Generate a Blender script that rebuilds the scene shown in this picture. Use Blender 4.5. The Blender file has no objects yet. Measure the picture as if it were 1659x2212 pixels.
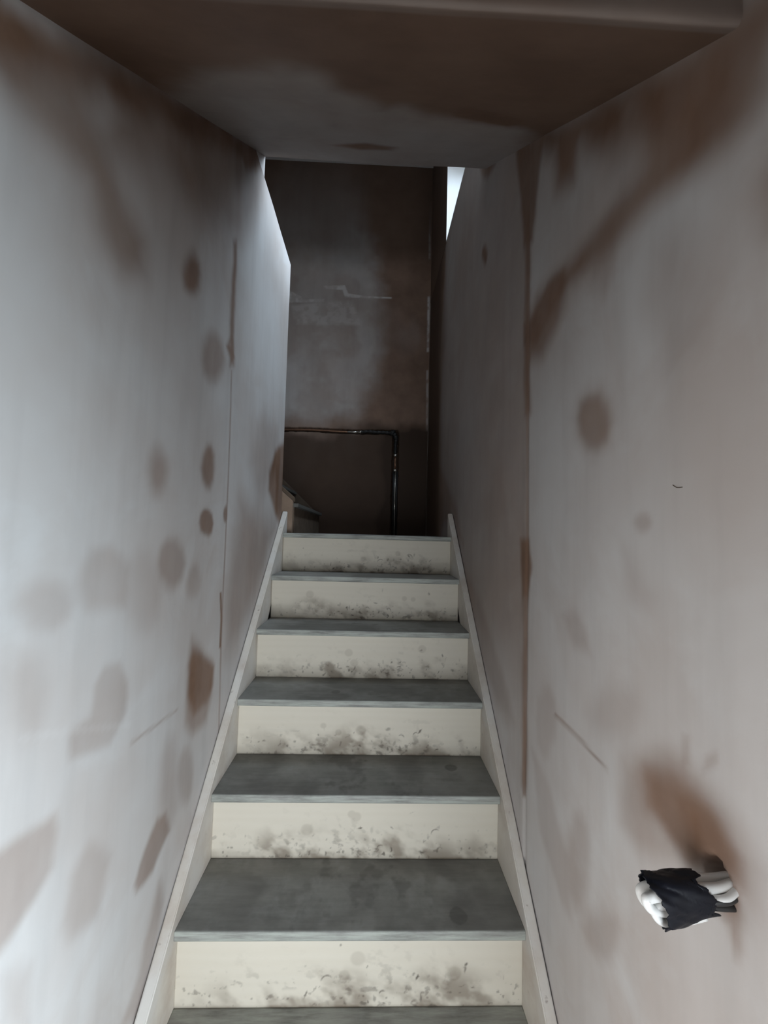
import bpy, bmesh, math, random
import numpy as np
from mathutils import Vector, Matrix

# ------------------------------------------------------------------ camera, light, exposure
scene = bpy.context.scene
C = scene.collection
W, H = 1659, 2212
FOCAL_PX = 870.0
YAW, PITCH, ROLL = 0.02887, 0.05481, 0.02622
EYE = (0.0221, 0.0, 1.6281)

cam_data = bpy.data.cameras.new('camera')
cam_data.sensor_fit = 'VERTICAL'
cam_data.sensor_height = 36.0
cam_data.lens = FOCAL_PX / H * 36.0
cam_data.clip_start = 0.02
cam = bpy.data.objects.new('camera', cam_data)
C.objects.link(cam)
_f = Vector((math.sin(YAW) * math.cos(PITCH), math.cos(YAW) * math.cos(PITCH), math.sin(PITCH)))
_r0 = Vector((math.cos(YAW), -math.sin(YAW), 0))
_u0 = _r0.cross(_f)
_r = math.cos(ROLL) * _r0 + math.sin(ROLL) * _u0
_u = -math.sin(ROLL) * _r0 + math.cos(ROLL) * _u0
cam.matrix_world = Matrix(((_r.x, _u.x, -_f.x, EYE[0]), (_r.y, _u.y, -_f.y, EYE[1]),
                           (_r.z, _u.z, -_f.z, EYE[2]), (0, 0, 0, 1)))
scene.camera = cam

scene.view_settings.view_transform = 'Standard'
scene.view_settings.look = 'None'
scene.view_settings.gamma = 1.0
scene.view_settings.use_curve_mapping = False
scene.view_settings.exposure = 0.0
scene.cycles.use_denoising = True
scene.cycles.max_bounces = 10
scene.cycles.diffuse_bounces = 6
scene.cycles.sample_clamp_indirect = 4.0

world = bpy.data.worlds.new('sky')
scene.world = world
world.use_nodes = True
bg = world.node_tree.nodes['Background']
bg.inputs['Color'].default_value = (0.86, 0.94, 1.0, 1)
bg.inputs['Strength'].default_value = 1.6


def area(name, loc, target, sx, sy, power, color):
    d = bpy.data.lights.new(name, 'AREA')
    d.shape = 'RECTANGLE'; d.size = sx; d.size_y = sy
    d.energy = power; d.color = color
    o = bpy.data.objects.new(name, d)
    o.location = loc
    o.rotation_euler = (Vector(target) - Vector(loc)).to_track_quat('-Z', 'Y').to_euler()
    C.objects.link(o)
    return o


# daylight entering by the glazed hall opening behind the camera, and by the high stair window; the two side lamps are added fills
for n_, l_, t_, sx_, sy_, p_, c_, a_ in (
        ('hall_daylight', (0.60, -1.05, 0.85), (0.10, 0.8, 0.62), 1.6, 1.1, 16, (0.85, 0.93, 1.0), 95),
        ('hall_side_fill', (2.00, -0.40, 1.05), (-0.45, 0.75, 0.55), 1.2, 0.9, 36, (0.74, 0.89, 1.0), 78),
        ('hall_left_fill', (-1.60, -0.40, 1.05), (0.45, 0.80, 0.62), 1.2, 0.9, 10, (1.0, 0.96, 0.94), 85)):
    area(n_, l_, t_, sx_, sy_, p_, c_).data.spread = math.radians(a_)
area('stair_window_daylight', (0.84, 2.12, 4.22), (-0.48, 1.80, 2.0), 0.95, 0.9, 38, (0.70, 0.85, 1.0)).data.spread = math.radians(100)

# ------------------------------------------------------------------ measures (metres)
XW = 0.48            # inner face of both stair walls is at -XW and +XW
GOING, RISE = 0.21354, 0.20266
NOSE_Y3 = 1.0907     # front of the third tread
OVER = 0.0206        # nosing overhang
TT = 0.024           # tread thickness
BACK = 3.41          # face of the end wall
LAND = 8 * RISE
CEIL_Y0, CEIL_Z0, CEIL_Y1, CEIL_Z1 = 0.468, 2.295, 1.68, 3.250
ROOF = 4.9


def nose_y(k):
    return NOSE_Y3 + (k - 3) * GOING

# ------------------------------------------------------------------ where the plaster is still wet
# (strength, softness in metres, outline on the wall in metres)
LEFT_STAINS = [
    (0.95, 0.03, [(0.463, 2.337), (0.502, 2.308), (0.572, 2.356), (0.662, 2.447), (0.838, 2.587), (1.138, 2.84), (1.671, 3.257), (1.679, 3.206), (1.374, 2.957), (1.118, 2.733), (0.845, 2.515), (0.797, 2.473), (0.702, 2.413), (0.659, 2.359), (0.62, 2.329), (0.547, 2.268), (0.508, 2.235), (0.473, 2.213)]),
    (0.65, 0.05, [(0.471, 2.24), (0.545, 2.293), (0.618, 2.347), (0.687, 2.309), (0.757, 2.268), (0.839, 2.237), (0.846, 2.17), (0.765, 2.116), (0.708, 2.156), (0.673, 2.211), (0.611, 2.222), (0.552, 2.211), (0.475, 2.191)]),
    (0.65, 0.08, [(0.764, 2.494), (1.673, 3.243), (1.666, 3.048), (1.414, 2.672), (1.111, 2.525), (0.873, 2.435), (0.698, 2.321)]),
    (0.95, 0.02, [(1.378, 3.001), (1.693, 3.262), (1.696, 3.197), (1.586, 3.108), (1.425, 2.964)]),
    (0.91, 0.025, [(1.116, 2.351), (1.109, 2.311), (1.084, 2.274), (1.052, 2.254), (1.025, 2.257), (1.012, 2.282), (1.018, 2.318), (1.04, 2.355), (1.072, 2.378), (1.101, 2.377)]),
    (0.585, 0.03, [(1.312, 2.191), (1.3, 2.14), (1.259, 2.096), (1.208, 2.076), (1.166, 2.085), (1.148, 2.117), (1.157, 2.162), (1.192, 2.205), (1.242, 2.23), (1.289, 2.225)]),
    (0.95, 0.02, [(1.341, 2.617), (1.353, 2.493), (1.357, 2.332), (1.362, 2.189), (1.402, 2.205), (1.396, 2.353), (1.392, 2.519), (1.38, 2.646)]),
    (0.91, 0.015, [(1.353, 2.273), (1.323, 2.242), (1.37, 2.216), (1.405, 2.232), (1.355, 2.258), (1.388, 2.29)]),
    (0.78, 0.02, [(1.28, 1.824), (1.276, 1.785), (1.256, 1.758), (1.228, 1.755), (1.204, 1.775), (1.191, 1.81), (1.195, 1.847), (1.213, 1.873), (1.241, 1.879), (1.267, 1.861)]),
    (0.845, 0.012, [(1.295, 1.649), (1.287, 1.623), (1.26, 1.607), (1.226, 1.607), (1.198, 1.622), (1.185, 1.646), (1.192, 1.67), (1.216, 1.686), (1.25, 1.688), (1.281, 1.674)]),
    (0.52, 0.03, [(0.983, 1.764), (0.978, 1.733), (0.959, 1.713), (0.934, 1.711), (0.914, 1.725), (0.904, 1.752), (0.908, 1.78), (0.925, 1.8), (0.949, 1.805), (0.972, 1.792)]),
    (0.494, 0.02, [(1.103, 1.538), (1.093, 1.501), (1.061, 1.482), (1.021, 1.487), (0.989, 1.512), (0.975, 1.547), (0.982, 1.58), (1.009, 1.601), (1.048, 1.6), (1.085, 1.577)]),
    (0.325, 0.02, [(1.222, 1.475), (1.216, 1.448), (1.194, 1.434), (1.166, 1.438), (1.142, 1.458), (1.13, 1.486), (1.136, 1.511), (1.155, 1.526), (1.183, 1.523), (1.209, 1.504)]),
    (0.78, 0.01, [(1.418, 1.684), (1.417, 1.667), (1.41, 1.656), (1.399, 1.656), (1.389, 1.666), (1.383, 1.683), (1.384, 1.699), (1.392, 1.71), (1.403, 1.711), (1.413, 1.701)]),
    (0.91, 0.02, [(1.193, 1.274), (1.305, 1.22), (1.357, 1.189), (1.346, 1.127), (1.303, 1.086), (1.22, 1.093), (1.176, 1.163), (1.173, 1.241)]),
    (0.585, 0.025, [(1.179, 1.317), (1.344, 1.201), (1.338, 1.1), (1.311, 1.026), (1.212, 1.032), (1.168, 1.091), (1.16, 1.233)]),
    (0.65, 0.012, [(1.076, 0.91), (1.101, 0.853), (1.037, 0.812), (0.968, 0.814), (0.959, 0.839), (0.995, 0.881), (1.04, 0.917)]),
    (0.325, 0.04, [(1.133, 0.95), (1.131, 0.888), (1.111, 0.862), (1.083, 0.882), (1.056, 0.936), (1.042, 1.004), (1.043, 1.062), (1.06, 1.089), (1.088, 1.076), (1.116, 1.023)]),
    (0.325, 0.02, [(1.224, 0.909), (1.221, 0.865), (1.202, 0.849), (1.176, 0.866), (1.152, 0.907), (1.14, 0.958), (1.142, 0.999), (1.159, 1.017), (1.184, 1.004), (1.209, 0.962)]),
    (0.286, 0.02, [(0.738, 1.584), (0.782, 1.591), (0.852, 1.542), (0.852, 1.466), (0.743, 1.477), (0.717, 1.53)]),
    (0.195, 0.03, [(0.997, 1.473), (0.987, 1.417), (0.95, 1.39), (0.904, 1.401), (0.866, 1.442), (0.849, 1.495), (0.856, 1.544), (0.886, 1.574), (0.931, 1.572), (0.975, 1.534)]),
    (0.338, 0.012, [(0.84, 1.358), (0.872, 1.301), (0.878, 1.232), (0.834, 1.198), (0.78, 1.213), (0.726, 1.236), (0.719, 1.28), (0.773, 1.287), (0.774, 1.336), (0.797, 1.362)]),
    (0.455, 0.015, [(0.572, 1.172), (0.613, 1.17), (0.644, 1.167), (0.698, 1.152), (0.706, 1.123), (0.701, 1.069), (0.663, 1.045), (0.625, 1.028), (0.584, 1.027)]),
    (0.286, 0.02, [(0.783, 1.052), (0.856, 0.972), (0.831, 0.88), (0.761, 0.912), (0.731, 0.955), (0.74, 1.022)]),
    (0.416, 0.02, [(0.934, 0.567), (0.989, 0.618), (1.029, 0.691), (1.064, 0.758), (1.088, 0.682), (1.058, 0.611), (0.982, 0.513)]),
    (0.234, 0.02, [(0.619, 0.928), (0.62, 0.995), (0.663, 0.952), (0.67, 0.87)]),
    (0.26, 0.02, [(0.707, 1.5), (0.697, 1.479), (0.668, 1.471), (0.634, 1.479), (0.608, 1.496), (0.598, 1.518), (0.605, 1.536), (0.628, 1.546), (0.662, 1.542), (0.693, 1.524)]),
    (0.195, 0.03, [(0.661, 1.364), (0.657, 1.328), (0.641, 1.313), (0.62, 1.323), (0.603, 1.352), (0.594, 1.39), (0.597, 1.423), (0.61, 1.44), (0.631, 1.434), (0.65, 1.405)]),
    (0.95, 0.03, [(2.215, 2.121), (2.048, 2.034), (1.947, 1.912), (1.945, 1.822), (2.102, 1.718), (2.232, 1.648), (2.355, 1.758), (2.287, 2.124)]),
    (0.52, 0.09, [(1.544, 1.744), (1.806, 1.683), (2.115, 1.646), (1.852, 1.391), (1.567, 1.2), (1.468, 1.21), (1.458, 1.456)]),
    (0.325, 0.07, [(1.804, 2.184), (2.079, 2.15), (2.107, 1.985), (1.794, 1.765), (1.638, 1.902)]),
    (0.95, 0.004, [(1.376, 1.419), (1.396, 1.323), (1.396, 1.23), (1.413, 1.225), (1.414, 1.319), (1.392, 1.416)]),
    (0.585, 0.004, [(1.378, 2.179), (1.398, 1.86), (1.401, 1.541), (1.408, 1.227), (1.421, 0.93), (1.432, 0.925), (1.418, 1.224), (1.412, 1.54), (1.41, 1.862), (1.389, 2.184)]),
    (0.39, 0.004, [(0.906, 1.169), (0.989, 1.162), (1.115, 1.151), (1.116, 1.146), (0.99, 1.155), (0.907, 1.163)]),
]
RIGHT_STAINS = [
    (0.95, 0.045, [(1.276, 2.981), (0.708, 2.474), (0.562, 2.37), (0.414, 2.283), (0.369, 2.217), (0.372, 2.138), (0.437, 2.232), (0.461, 2.216), (0.487, 2.212), (0.516, 2.214), (0.565, 2.238), (0.613, 2.272), (0.646, 2.33), (0.705, 2.434), (0.723, 2.429), (0.785, 2.445), (0.879, 2.551), (0.905, 2.484), (0.985, 2.545), (1.013, 2.661), (1.155, 2.803)]),
    (0.805, 0.06, [(0.785, 2.537), (0.437, 2.246), (0.45, 2.178), (0.495, 2.172), (0.566, 2.195), (0.67, 2.294), (0.738, 2.388)]),
    (0.95, 0.02, [(1.312, 3.001), (1.081, 2.764), (1.109, 2.657), (1.144, 2.515), (1.21, 2.565), (1.254, 2.757)]),
    (0.69, 0.008, [(1.19, 2.838), (1.193, 2.552), (1.192, 2.285), (1.191, 1.995), (1.188, 1.626), (1.191, 1.238), (1.192, 0.884), (1.174, 0.895), (1.174, 1.243), (1.17, 1.627), (1.172, 1.99), (1.174, 2.275), (1.174, 2.538), (1.172, 2.819)]),
    (0.69, 0.02, [(1.207, 2.593), (1.205, 2.292), (1.204, 1.999), (1.16, 1.986), (1.161, 2.268), (1.162, 2.558)]),
    (0.805, 0.04, [(0.473, 2.213), (0.547, 2.241), (0.624, 2.262), (0.739, 2.284), (0.923, 2.296), (1.114, 2.326), (1.183, 2.28), (1.181, 2.163), (1.074, 2.123), (0.983, 2.179), (0.935, 2.24), (0.747, 2.205), (0.636, 2.196), (0.54, 2.177), (0.468, 2.169)]),
    (0.95, 0.02, [(0.959, 2.291), (1.052, 2.314), (1.147, 2.275), (1.213, 2.296), (1.212, 2.228), (1.112, 2.181), (1.037, 2.215), (0.942, 2.256)]),
    (0.345, 0.03, [(0.803, 2.278), (0.724, 2.253), (0.74, 2.172), (0.787, 2.127), (0.822, 2.189)]),
    (0.632, 0.02, [(0.762, 1.861), (0.772, 1.83), (0.8, 1.816), (0.837, 1.824), (0.869, 1.854), (0.882, 1.896), (0.869, 1.93), (0.836, 1.942), (0.799, 1.929), (0.772, 1.898)]),
    (0.287, 0.03, [(0.747, 1.857), (0.76, 1.819), (0.795, 1.8), (0.842, 1.81), (0.885, 1.848), (0.903, 1.902), (0.885, 1.945), (0.842, 1.96), (0.794, 1.942), (0.759, 1.903)]),
    (0.253, 0.04, [(0.626, 2.108), (0.577, 2.101), (0.535, 2.055), (0.506, 1.988), (0.538, 1.908), (0.599, 1.894), (0.65, 2.043)]),
    (0.345, 0.01, [(0.647, 1.656), (0.651, 1.648), (0.661, 1.642), (0.673, 1.642), (0.683, 1.648), (0.687, 1.657), (0.683, 1.666), (0.673, 1.671), (0.66, 1.67), (0.651, 1.665)]),
    (0.517, 0.03, [(0.437, 2.02), (0.439, 1.998), (0.443, 1.987), (0.448, 1.991), (0.452, 2.009), (0.453, 2.034), (0.451, 2.056), (0.446, 2.067), (0.441, 2.062), (0.438, 2.044)]),
    (0.207, 0.03, [(0.717, 1.601), (0.679, 1.579), (0.635, 1.539), (0.657, 1.521), (0.705, 1.536)]),
    (0.287, 0.02, [(0.955, 1.446), (0.89, 1.459), (0.842, 1.43), (0.833, 1.395), (0.9, 1.385)]),
    (0.95, 0.015, [(1.238, 1.623), (1.161, 1.624), (1.143, 1.539), (1.169, 1.456), (1.201, 1.451), (1.225, 1.531)]),
    (0.575, 0.02, [(1.204, 1.451), (1.203, 1.167), (1.201, 0.904), (1.166, 0.925), (1.167, 1.181), (1.169, 1.456)]),
    (0.92, 0.02, [(0.661, 1.257), (0.61, 1.269), (0.567, 1.276), (0.522, 1.264), (0.503, 1.25), (0.507, 1.225), (0.524, 1.218), (0.552, 1.207), (0.585, 1.182), (0.621, 1.195), (0.656, 1.213)]),
    (0.632, 0.03, [(0.678, 1.247), (0.6, 1.294), (0.566, 1.289), (0.522, 1.275), (0.568, 1.232), (0.62, 1.229), (0.667, 1.198)]),
    (0.69, 0.02, [(0.611, 1.242), (0.551, 1.274), (0.503, 1.256), (0.504, 1.225), (0.538, 1.212), (0.577, 1.188), (0.602, 1.201)]),
    (0.402, 0.03, [(0.721, 1.234), (0.661, 1.275), (0.582, 1.317), (0.496, 1.293), (0.468, 1.262), (0.474, 1.215), (0.498, 1.189), (0.585, 1.163), (0.685, 1.105), (0.728, 1.127)]),
    (0.575, 0.008, [(0.523, 1.179), (0.505, 1.189), (0.498, 1.169), (0.497, 1.143), (0.505, 1.122), (0.512, 1.15)]),
    (0.287, 0.006, [(0.584, 1.349), (0.572, 1.355), (0.572, 1.316), (0.586, 1.309)]),
    (0.322, 0.006, [(0.544, 1.341), (0.526, 1.357), (0.526, 1.342), (0.55, 1.317)]),
    (0.95, 0.04, [(3.386, 5.152), (2.89, 4.64), (2.687, 3.546), (2.851, 2.963), (2.84, 2.145), (2.799, 1.618), (3.259, 1.614), (3.606, 4.017)]),
    (0.517, 0.05, [(2.86, 2.149), (2.193, 1.775), (2.011, 1.578), (2.32, 1.756), (2.901, 1.617)]),
    (0.92, 0.02, [(1.642, 2.836), (1.648, 2.818), (1.665, 2.817), (1.688, 2.833), (1.708, 2.861), (1.717, 2.89), (1.71, 2.908), (1.692, 2.908), (1.669, 2.891), (1.65, 2.863)]),
    (0.805, 0.02, [(1.795, 3.382), (1.537, 3.143), (1.636, 3.176), (1.71, 3.234)]),
    (0.287, 0.02, [(0.84, 0.978), (0.848, 0.914), (0.868, 0.86), (0.894, 0.837), (0.916, 0.856), (0.925, 0.912), (0.916, 0.982), (0.894, 1.037), (0.867, 1.054), (0.847, 1.031)]),
    (0.253, 0.02, [(1.129, 1.046), (1.014, 1.017), (0.931, 0.917), (0.91, 0.798), (0.953, 0.79), (1.066, 0.871)]),
    (0.253, 0.02, [(0.99, 1.184), (0.999, 1.128), (1.024, 1.082), (1.058, 1.065), (1.087, 1.083), (1.099, 1.134), (1.088, 1.196), (1.059, 1.241), (1.026, 1.254), (1.0, 1.231)]),
    (0.172, 0.03, [(0.671, 1.344), (0.685, 1.311), (0.722, 1.276), (0.775, 1.25), (0.823, 1.246), (0.843, 1.269), (0.823, 1.31), (0.774, 1.348), (0.721, 1.368), (0.684, 1.365)]),
    (0.575, 0.003, [(0.99, 1.206), (0.861, 1.204), (0.774, 1.196), (0.774, 1.191), (0.865, 1.197), (0.995, 1.197)]),
    (0.345, 0.02, [(0.737, 0.941), (0.748, 0.908), (0.776, 0.865), (0.814, 0.828), (0.848, 0.811), (0.862, 0.824), (0.848, 0.863), (0.814, 0.909), (0.776, 0.943), (0.747, 0.954)]),
    (0.345, 0.04, [(2.115, 1.526), (1.659, 1.361), (1.44, 1.203), (1.274, 1.055), (1.337, 1.011), (1.649, 1.14)]),
]
BACK_DRY_LIT = [  # paler plaster with the stair window's light painted in
    (1, 0.12, [(-1.038, 4.363), (-0.76, 4.462), (-0.474, 4.392), (-0.231, 4.404), (-0.062, 4.2), (0.013, 3.699), (0.014, 3.203), (-0.026, 2.915), (-0.138, 2.668), (-0.413, 2.598), (-0.963, 2.598)]),
    (0.5, 0.1, [(-1.047, 4.575), (-0.566, 4.686), (-0.115, 4.624), (-0.068, 4.413), (-1.038, 4.363)]),
]
BACKLINE_STAINS = [
    (0.8, 0.006, [(-0.752, 3.715), (-0.65, 3.67), (-0.628, 3.629), (-0.748, 3.616)]),
    (0.7, 0.004, [(-0.453, 3.77), (-0.273, 3.787), (-0.242, 3.713), (-0.088, 3.695), (0.138, 3.697), (0.138, 3.684), (-0.269, 3.679), (-0.291, 3.744), (-0.432, 3.746)]),
    (0.6, 0.004, [(-0.776, 3.631), (-0.449, 3.654), (-0.448, 3.629), (-0.775, 3.606)]),
    (0.35, 0.02, [(-0.726, 3.584), (-0.208, 3.648), (-0.121, 3.444), (-0.68, 3.421)]),
    (0.5, 0.006, [(0.45, 4.568), (0.466, 4.568), (0.472, 4.057), (0.456, 4.056)]),
    (0.7, 0.006, [(0.454, 3.719), (0.475, 3.72), (0.473, 3.221), (0.457, 3.22)]),
    (0.45, 0.006, [(0.456, 3.056), (0.472, 3.057), (0.488, 2.047), (0.473, 2.047)]),
]
CEIL_STAINS = [
    (1, 0.05, [(-0.471, 0.887), (-0.327, 0.762), (-0.174, 0.698), (-0.111, 0.729), (-0.088, 0.793), (-0.018, 0.83), (0.024, 0.91), (0.076, 0.865), (0.177, 0.96), (0.335, 1.013), (0.414, 1.021), (0.845, 2.21), (-1.214, 3.207), (-0.538, 1.351), (-0.52, 1.11), (-0.532, 0.947)]),
]
CEILM_STAINS = [
    (0.7, 0.03, [(-0.136, 1.363), (-0.036, 1.306), (0.061, 1.343), (0.046, 1.397), (-0.056, 1.408)]),
    (0.35, 0.02, [(0.204, 0.921), (0.356, 0.999), (0.359, 0.939), (0.218, 0.881)]),
]
# ------------------------------------------------------------------ numeric helpers
def _hash(ix, iy, seed):
    n = (ix * 374761393 + iy * 668265263 + seed * 2147483647) & 0xffffffff
    n = ((n ^ (n >> 13)) * 1274126177) & 0xffffffff
    n = n ^ (n >> 16)
    return (n & 0xffff) / 65535.0


def vnoise(x, y, seed=0):
    xi = np.floor(x).astype(np.int64); yi = np.floor(y).astype(np.int64)
    fx = x - xi; fy = y - yi
    fx = fx * fx * (3 - 2 * fx); fy = fy * fy * (3 - 2 * fy)
    a = _hash(xi, yi, seed); b = _hash(xi + 1, yi, seed)
    c = _hash(xi, yi + 1, seed); d = _hash(xi + 1, yi + 1, seed)
    return (a + (b - a) * fx) * (1 - fy) + (c + (d - c) * fx) * fy


def fbm(x, y, seed=0, octs=4):
    v = 0; a = 0.5; t = 0
    for i in range(octs):
        v = v + a * vnoise(x * 2 ** i, y * 2 ** i, seed + i * 17); t += a; a *= 0.5
    return v / t


def sstep(e0, e1, x):
    if e0 > e1:
        return 1 - sstep(e1, e0, x)
    t = np.clip((x - e0) / (e1 - e0), 0, 1)
    return t * t * (3 - 2 * t)


def poly_sd(px, py, poly):
    """signed distance to an outline, negative inside"""
    n = len(poly)
    d2 = np.full(px.shape, 1e9); ins = np.zeros(px.shape, bool)
    for i in range(n):
        ax, ay = poly[i]; bx, by = poly[(i + 1) % n]
        ex, ey = bx - ax, by - ay
        L = ex * ex + ey * ey + 1e-12
        t = np.clip(((px - ax) * ex + (py - ay) * ey) / L, 0, 1)
        dx = px - ax - t * ex; dy = py - ay - t * ey
        d2 = np.minimum(d2, dx * dx + dy * dy)
        if abs(ey) > 1e-9:
            c = ((ay > py) != (by > py)) & (px < ex * (py - ay) / ey + ax)
            ins ^= c
    d = np.sqrt(d2)
    return np.where(ins, -d, d)


def stain_field(A, B, stains, warp=0.012, seed=3):
    """how wet each point is: the outlines, slightly ragged, soft at the edge"""
    wa = A + (fbm(A * 9, B * 9, seed) - .5) * warp * 2.5
    wb = B + (fbm(A * 9 + 31, B * 9 + 7, seed + 5) - .5) * warp * 2.5
    v = np.zeros(A.shape)
    for s, so, poly in stains:
        xs = [p[0] for p in poly]; ys = [p[1] for p in poly]; m = so * 1.6 + warp * 2
        k = (A > min(xs) - m) & (A < max(xs) + m) & (B > min(ys) - m) & (B < max(ys) + m)
        if not k.any():
            continue
        small = so < 0.01
        sd = poly_sd(A[k] if small else wa[k], B[k] if small else wb[k], poly)
        f = s * (1 - sstep(-so * 0.9, so * 1.1, sd))
        v[k] = 1 - (1 - v[k]) * (1 - f)
    v = v * (.80 + .34 * fbm(A * 16, B * 5, seed + 60, 4))
    return np.clip(v, 0, 1)


# ------------------------------------------------------------------ mesh helpers
def set_attr(me, name, vals):
    a = me.attributes.new(name, 'FLOAT', 'POINT')
    a.data.foreach_set('value', np.asarray(vals, dtype=np.float32).ravel())


def link(name, me, mat=None, parent=None, smooth=False):
    o = bpy.data.objects.new(name, me)
    C.objects.link(o)
    if mat:
        me.materials.append(mat)
    if parent:
        o.parent = parent
    if smooth:
        me.polygons.foreach_set('use_smooth', [True] * len(me.polygons))
    return o


def structure(o):
    o['kind'] = 'structure'
    return o


def from_quads(name, V, F):
    me = bpy.data.meshes.new(name)
    V = np.asarray(V, dtype=np.float32); F = np.asarray(F, dtype=np.int32)
    me.vertices.add(len(V)); me.vertices.foreach_set('co', V.ravel())
    me.loops.add(F.size); me.loops.foreach_set('vertex_index', F.ravel())
    me.polygons.add(len(F))
    me.polygons.foreach_set('loop_start', np.arange(0, F.size, 4, dtype=np.int32))
    me.update(calc_edges=True); me.validate()
    return me


def grid(name, a, b, place, flip=False):
    A, B = np.meshgrid(a, b, indexing='ij')
    V = place(A, B).reshape(-1, 3)
    na, nb = A.shape
    i = np.arange(na - 1)[:, None] * nb + np.arange(nb - 1)[None, :]
    q = np.stack([i, i + nb, i + nb + 1, i + 1], -1).reshape(-1, 4)
    if flip:
        q = q[:, ::-1]
    return from_quads(name, V, q), A, B


def extrude_x(name, profile, xs):
    """closed yz profile (counter-clockwise seen from +x) swept along x, capped"""
    n = len(profile); m = len(xs)
    P = np.array(profile, dtype=float)
    X = np.repeat(np.asarray(xs), n)
    V = np.stack([X, np.tile(P[:, 0], m), np.tile(P[:, 1], m)], -1)
    i = np.arange(m - 1)[:, None] * n; j = np.arange(n)[None, :]; j2 = (j + 1) % n
    q = np.stack([i + j, i + j2, i + n + j2, i + n + j], -1).reshape(-1, 4)[:, ::-1]
    me = from_quads(name, V, q)
    bm = bmesh.new(); bm.from_mesh(me); bm.verts.ensure_lookup_table()
    bm.faces.new([bm.verts[k] for k in range(n)][::-1])
    bm.faces.new([bm.verts[(m - 1) * n + k] for k in range(n)])
    bmesh.ops.recalc_face_normals(bm, faces=bm.faces)
    bm.to_mesh(me); bm.free()
    return me, V


def box(bm, x0, x1, y0, y1, z0, z1, bevel=0):
    r = bmesh.ops.create_cube(bm, size=1)
    for v in r['verts']:
        v.co = ((x0 + x1) / 2 + v.co.x * (x1 - x0), (y0 + y1) / 2 + v.co.y * (y1 - y0), (z0 + z1) / 2 + v.co.z * (z1 - z0))
    if bevel:
        e = list({e for v in r['verts'] for e in v.link_edges})
        bmesh.ops.bevel(bm, geom=e, offset=bevel, segments=2, affect='EDGES')


def to_obj(name, bm, mat, parent=None, smooth=False):
    bmesh.ops.recalc_face_normals(bm, faces=bm.faces)
    me = bpy.data.meshes.new(name); bm.to_mesh(me); bm.free()
    return link(name, me, mat, parent, smooth)


def boxes(name, mat, *bs, parent=None, bevel=0):
    bm = bmesh.new()
    for b in bs:
        box(bm, *b, bevel=bevel)
    return to_obj(name, bm, mat, parent)


def prism(name, mat, outline, axis, a0, a1, parent=None, bevel=0):
    """outline in the plane across `axis`, given thickness from a0 to a1"""
    def p(u, v, w):
        return (w, u, v) if axis == 'x' else (u, w, v)
    bm = bmesh.new()
    A = [bm.verts.new(p(u, v, a0)) for u, v in outline]
    B = [bm.verts.new(p(u, v, a1)) for u, v in outline]
    bm.faces.new(A); bm.faces.new(B[::-1])
    for i in range(len(A)):
        j = (i + 1) % len(A)
        bm.faces.new([A[i], B[i], B[j], A[j]])
    bmesh.ops.recalc_face_normals(bm, faces=bm.faces)
    if bevel:
        bmesh.ops.bevel(bm, geom=list(bm.edges), offset=bevel, segments=2, affect='EDGES')
    return to_obj(name, bm, mat, parent)


def smooth_path(pts, n=8):
    P = [Vector(p) for p in pts]; out = []
    for i in range(len(P) - 1):
        p0 = P[max(i - 1, 0)]; p1 = P[i]; p2 = P[i + 1]; p3 = P[min(i + 2, len(P) - 1)]
        for k in range(n):
            t = k / n
            out.append(0.5 * ((2 * p1) + (p2 - p0) * t + (2 * p0 - 5 * p1 + 4 * p2 - p3) * t * t + (3 * p1 - p0 - 3 * p2 + p3) * t ** 3))
    out.append(P[-1])
    return out


def tube(bm, pts, rad, seg=12, squash=1.0, caps=True):
    P = [Vector(p) for p in pts]
    rads = rad if isinstance(rad, (list, tuple)) else [rad] * len(P)
    t0 = (P[1] - P[0]).normalized()
    up = Vector((0, 0, 1)) if abs(t0.z) < .9 else Vector((1, 0, 0))
    nrm = t0.cross(up).normalized()
    rings = []
    for i, p in enumerate(P):
        t = (P[min(i + 1, len(P) - 1)] - P[max(i - 1, 0)]).normalized()
        nrm = (nrm - t * nrm.dot(t)).normalized()
        b = t.cross(nrm)
        rings.append([bm.verts.new(p + (nrm * math.cos(2 * math.pi * k / seg) + b * math.sin(2 * math.pi * k / seg) * squash) * rads[i]) for k in range(seg)])
    for i in range(len(rings) - 1):
        for k in range(seg):
            bm.faces.new([rings[i][k], rings[i][(k + 1) % seg], rings[i + 1][(k + 1) % seg], rings[i + 1][k]])
    if caps:
        bm.faces.new(rings[0][::-1]); bm.faces.new(rings[-1])


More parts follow.
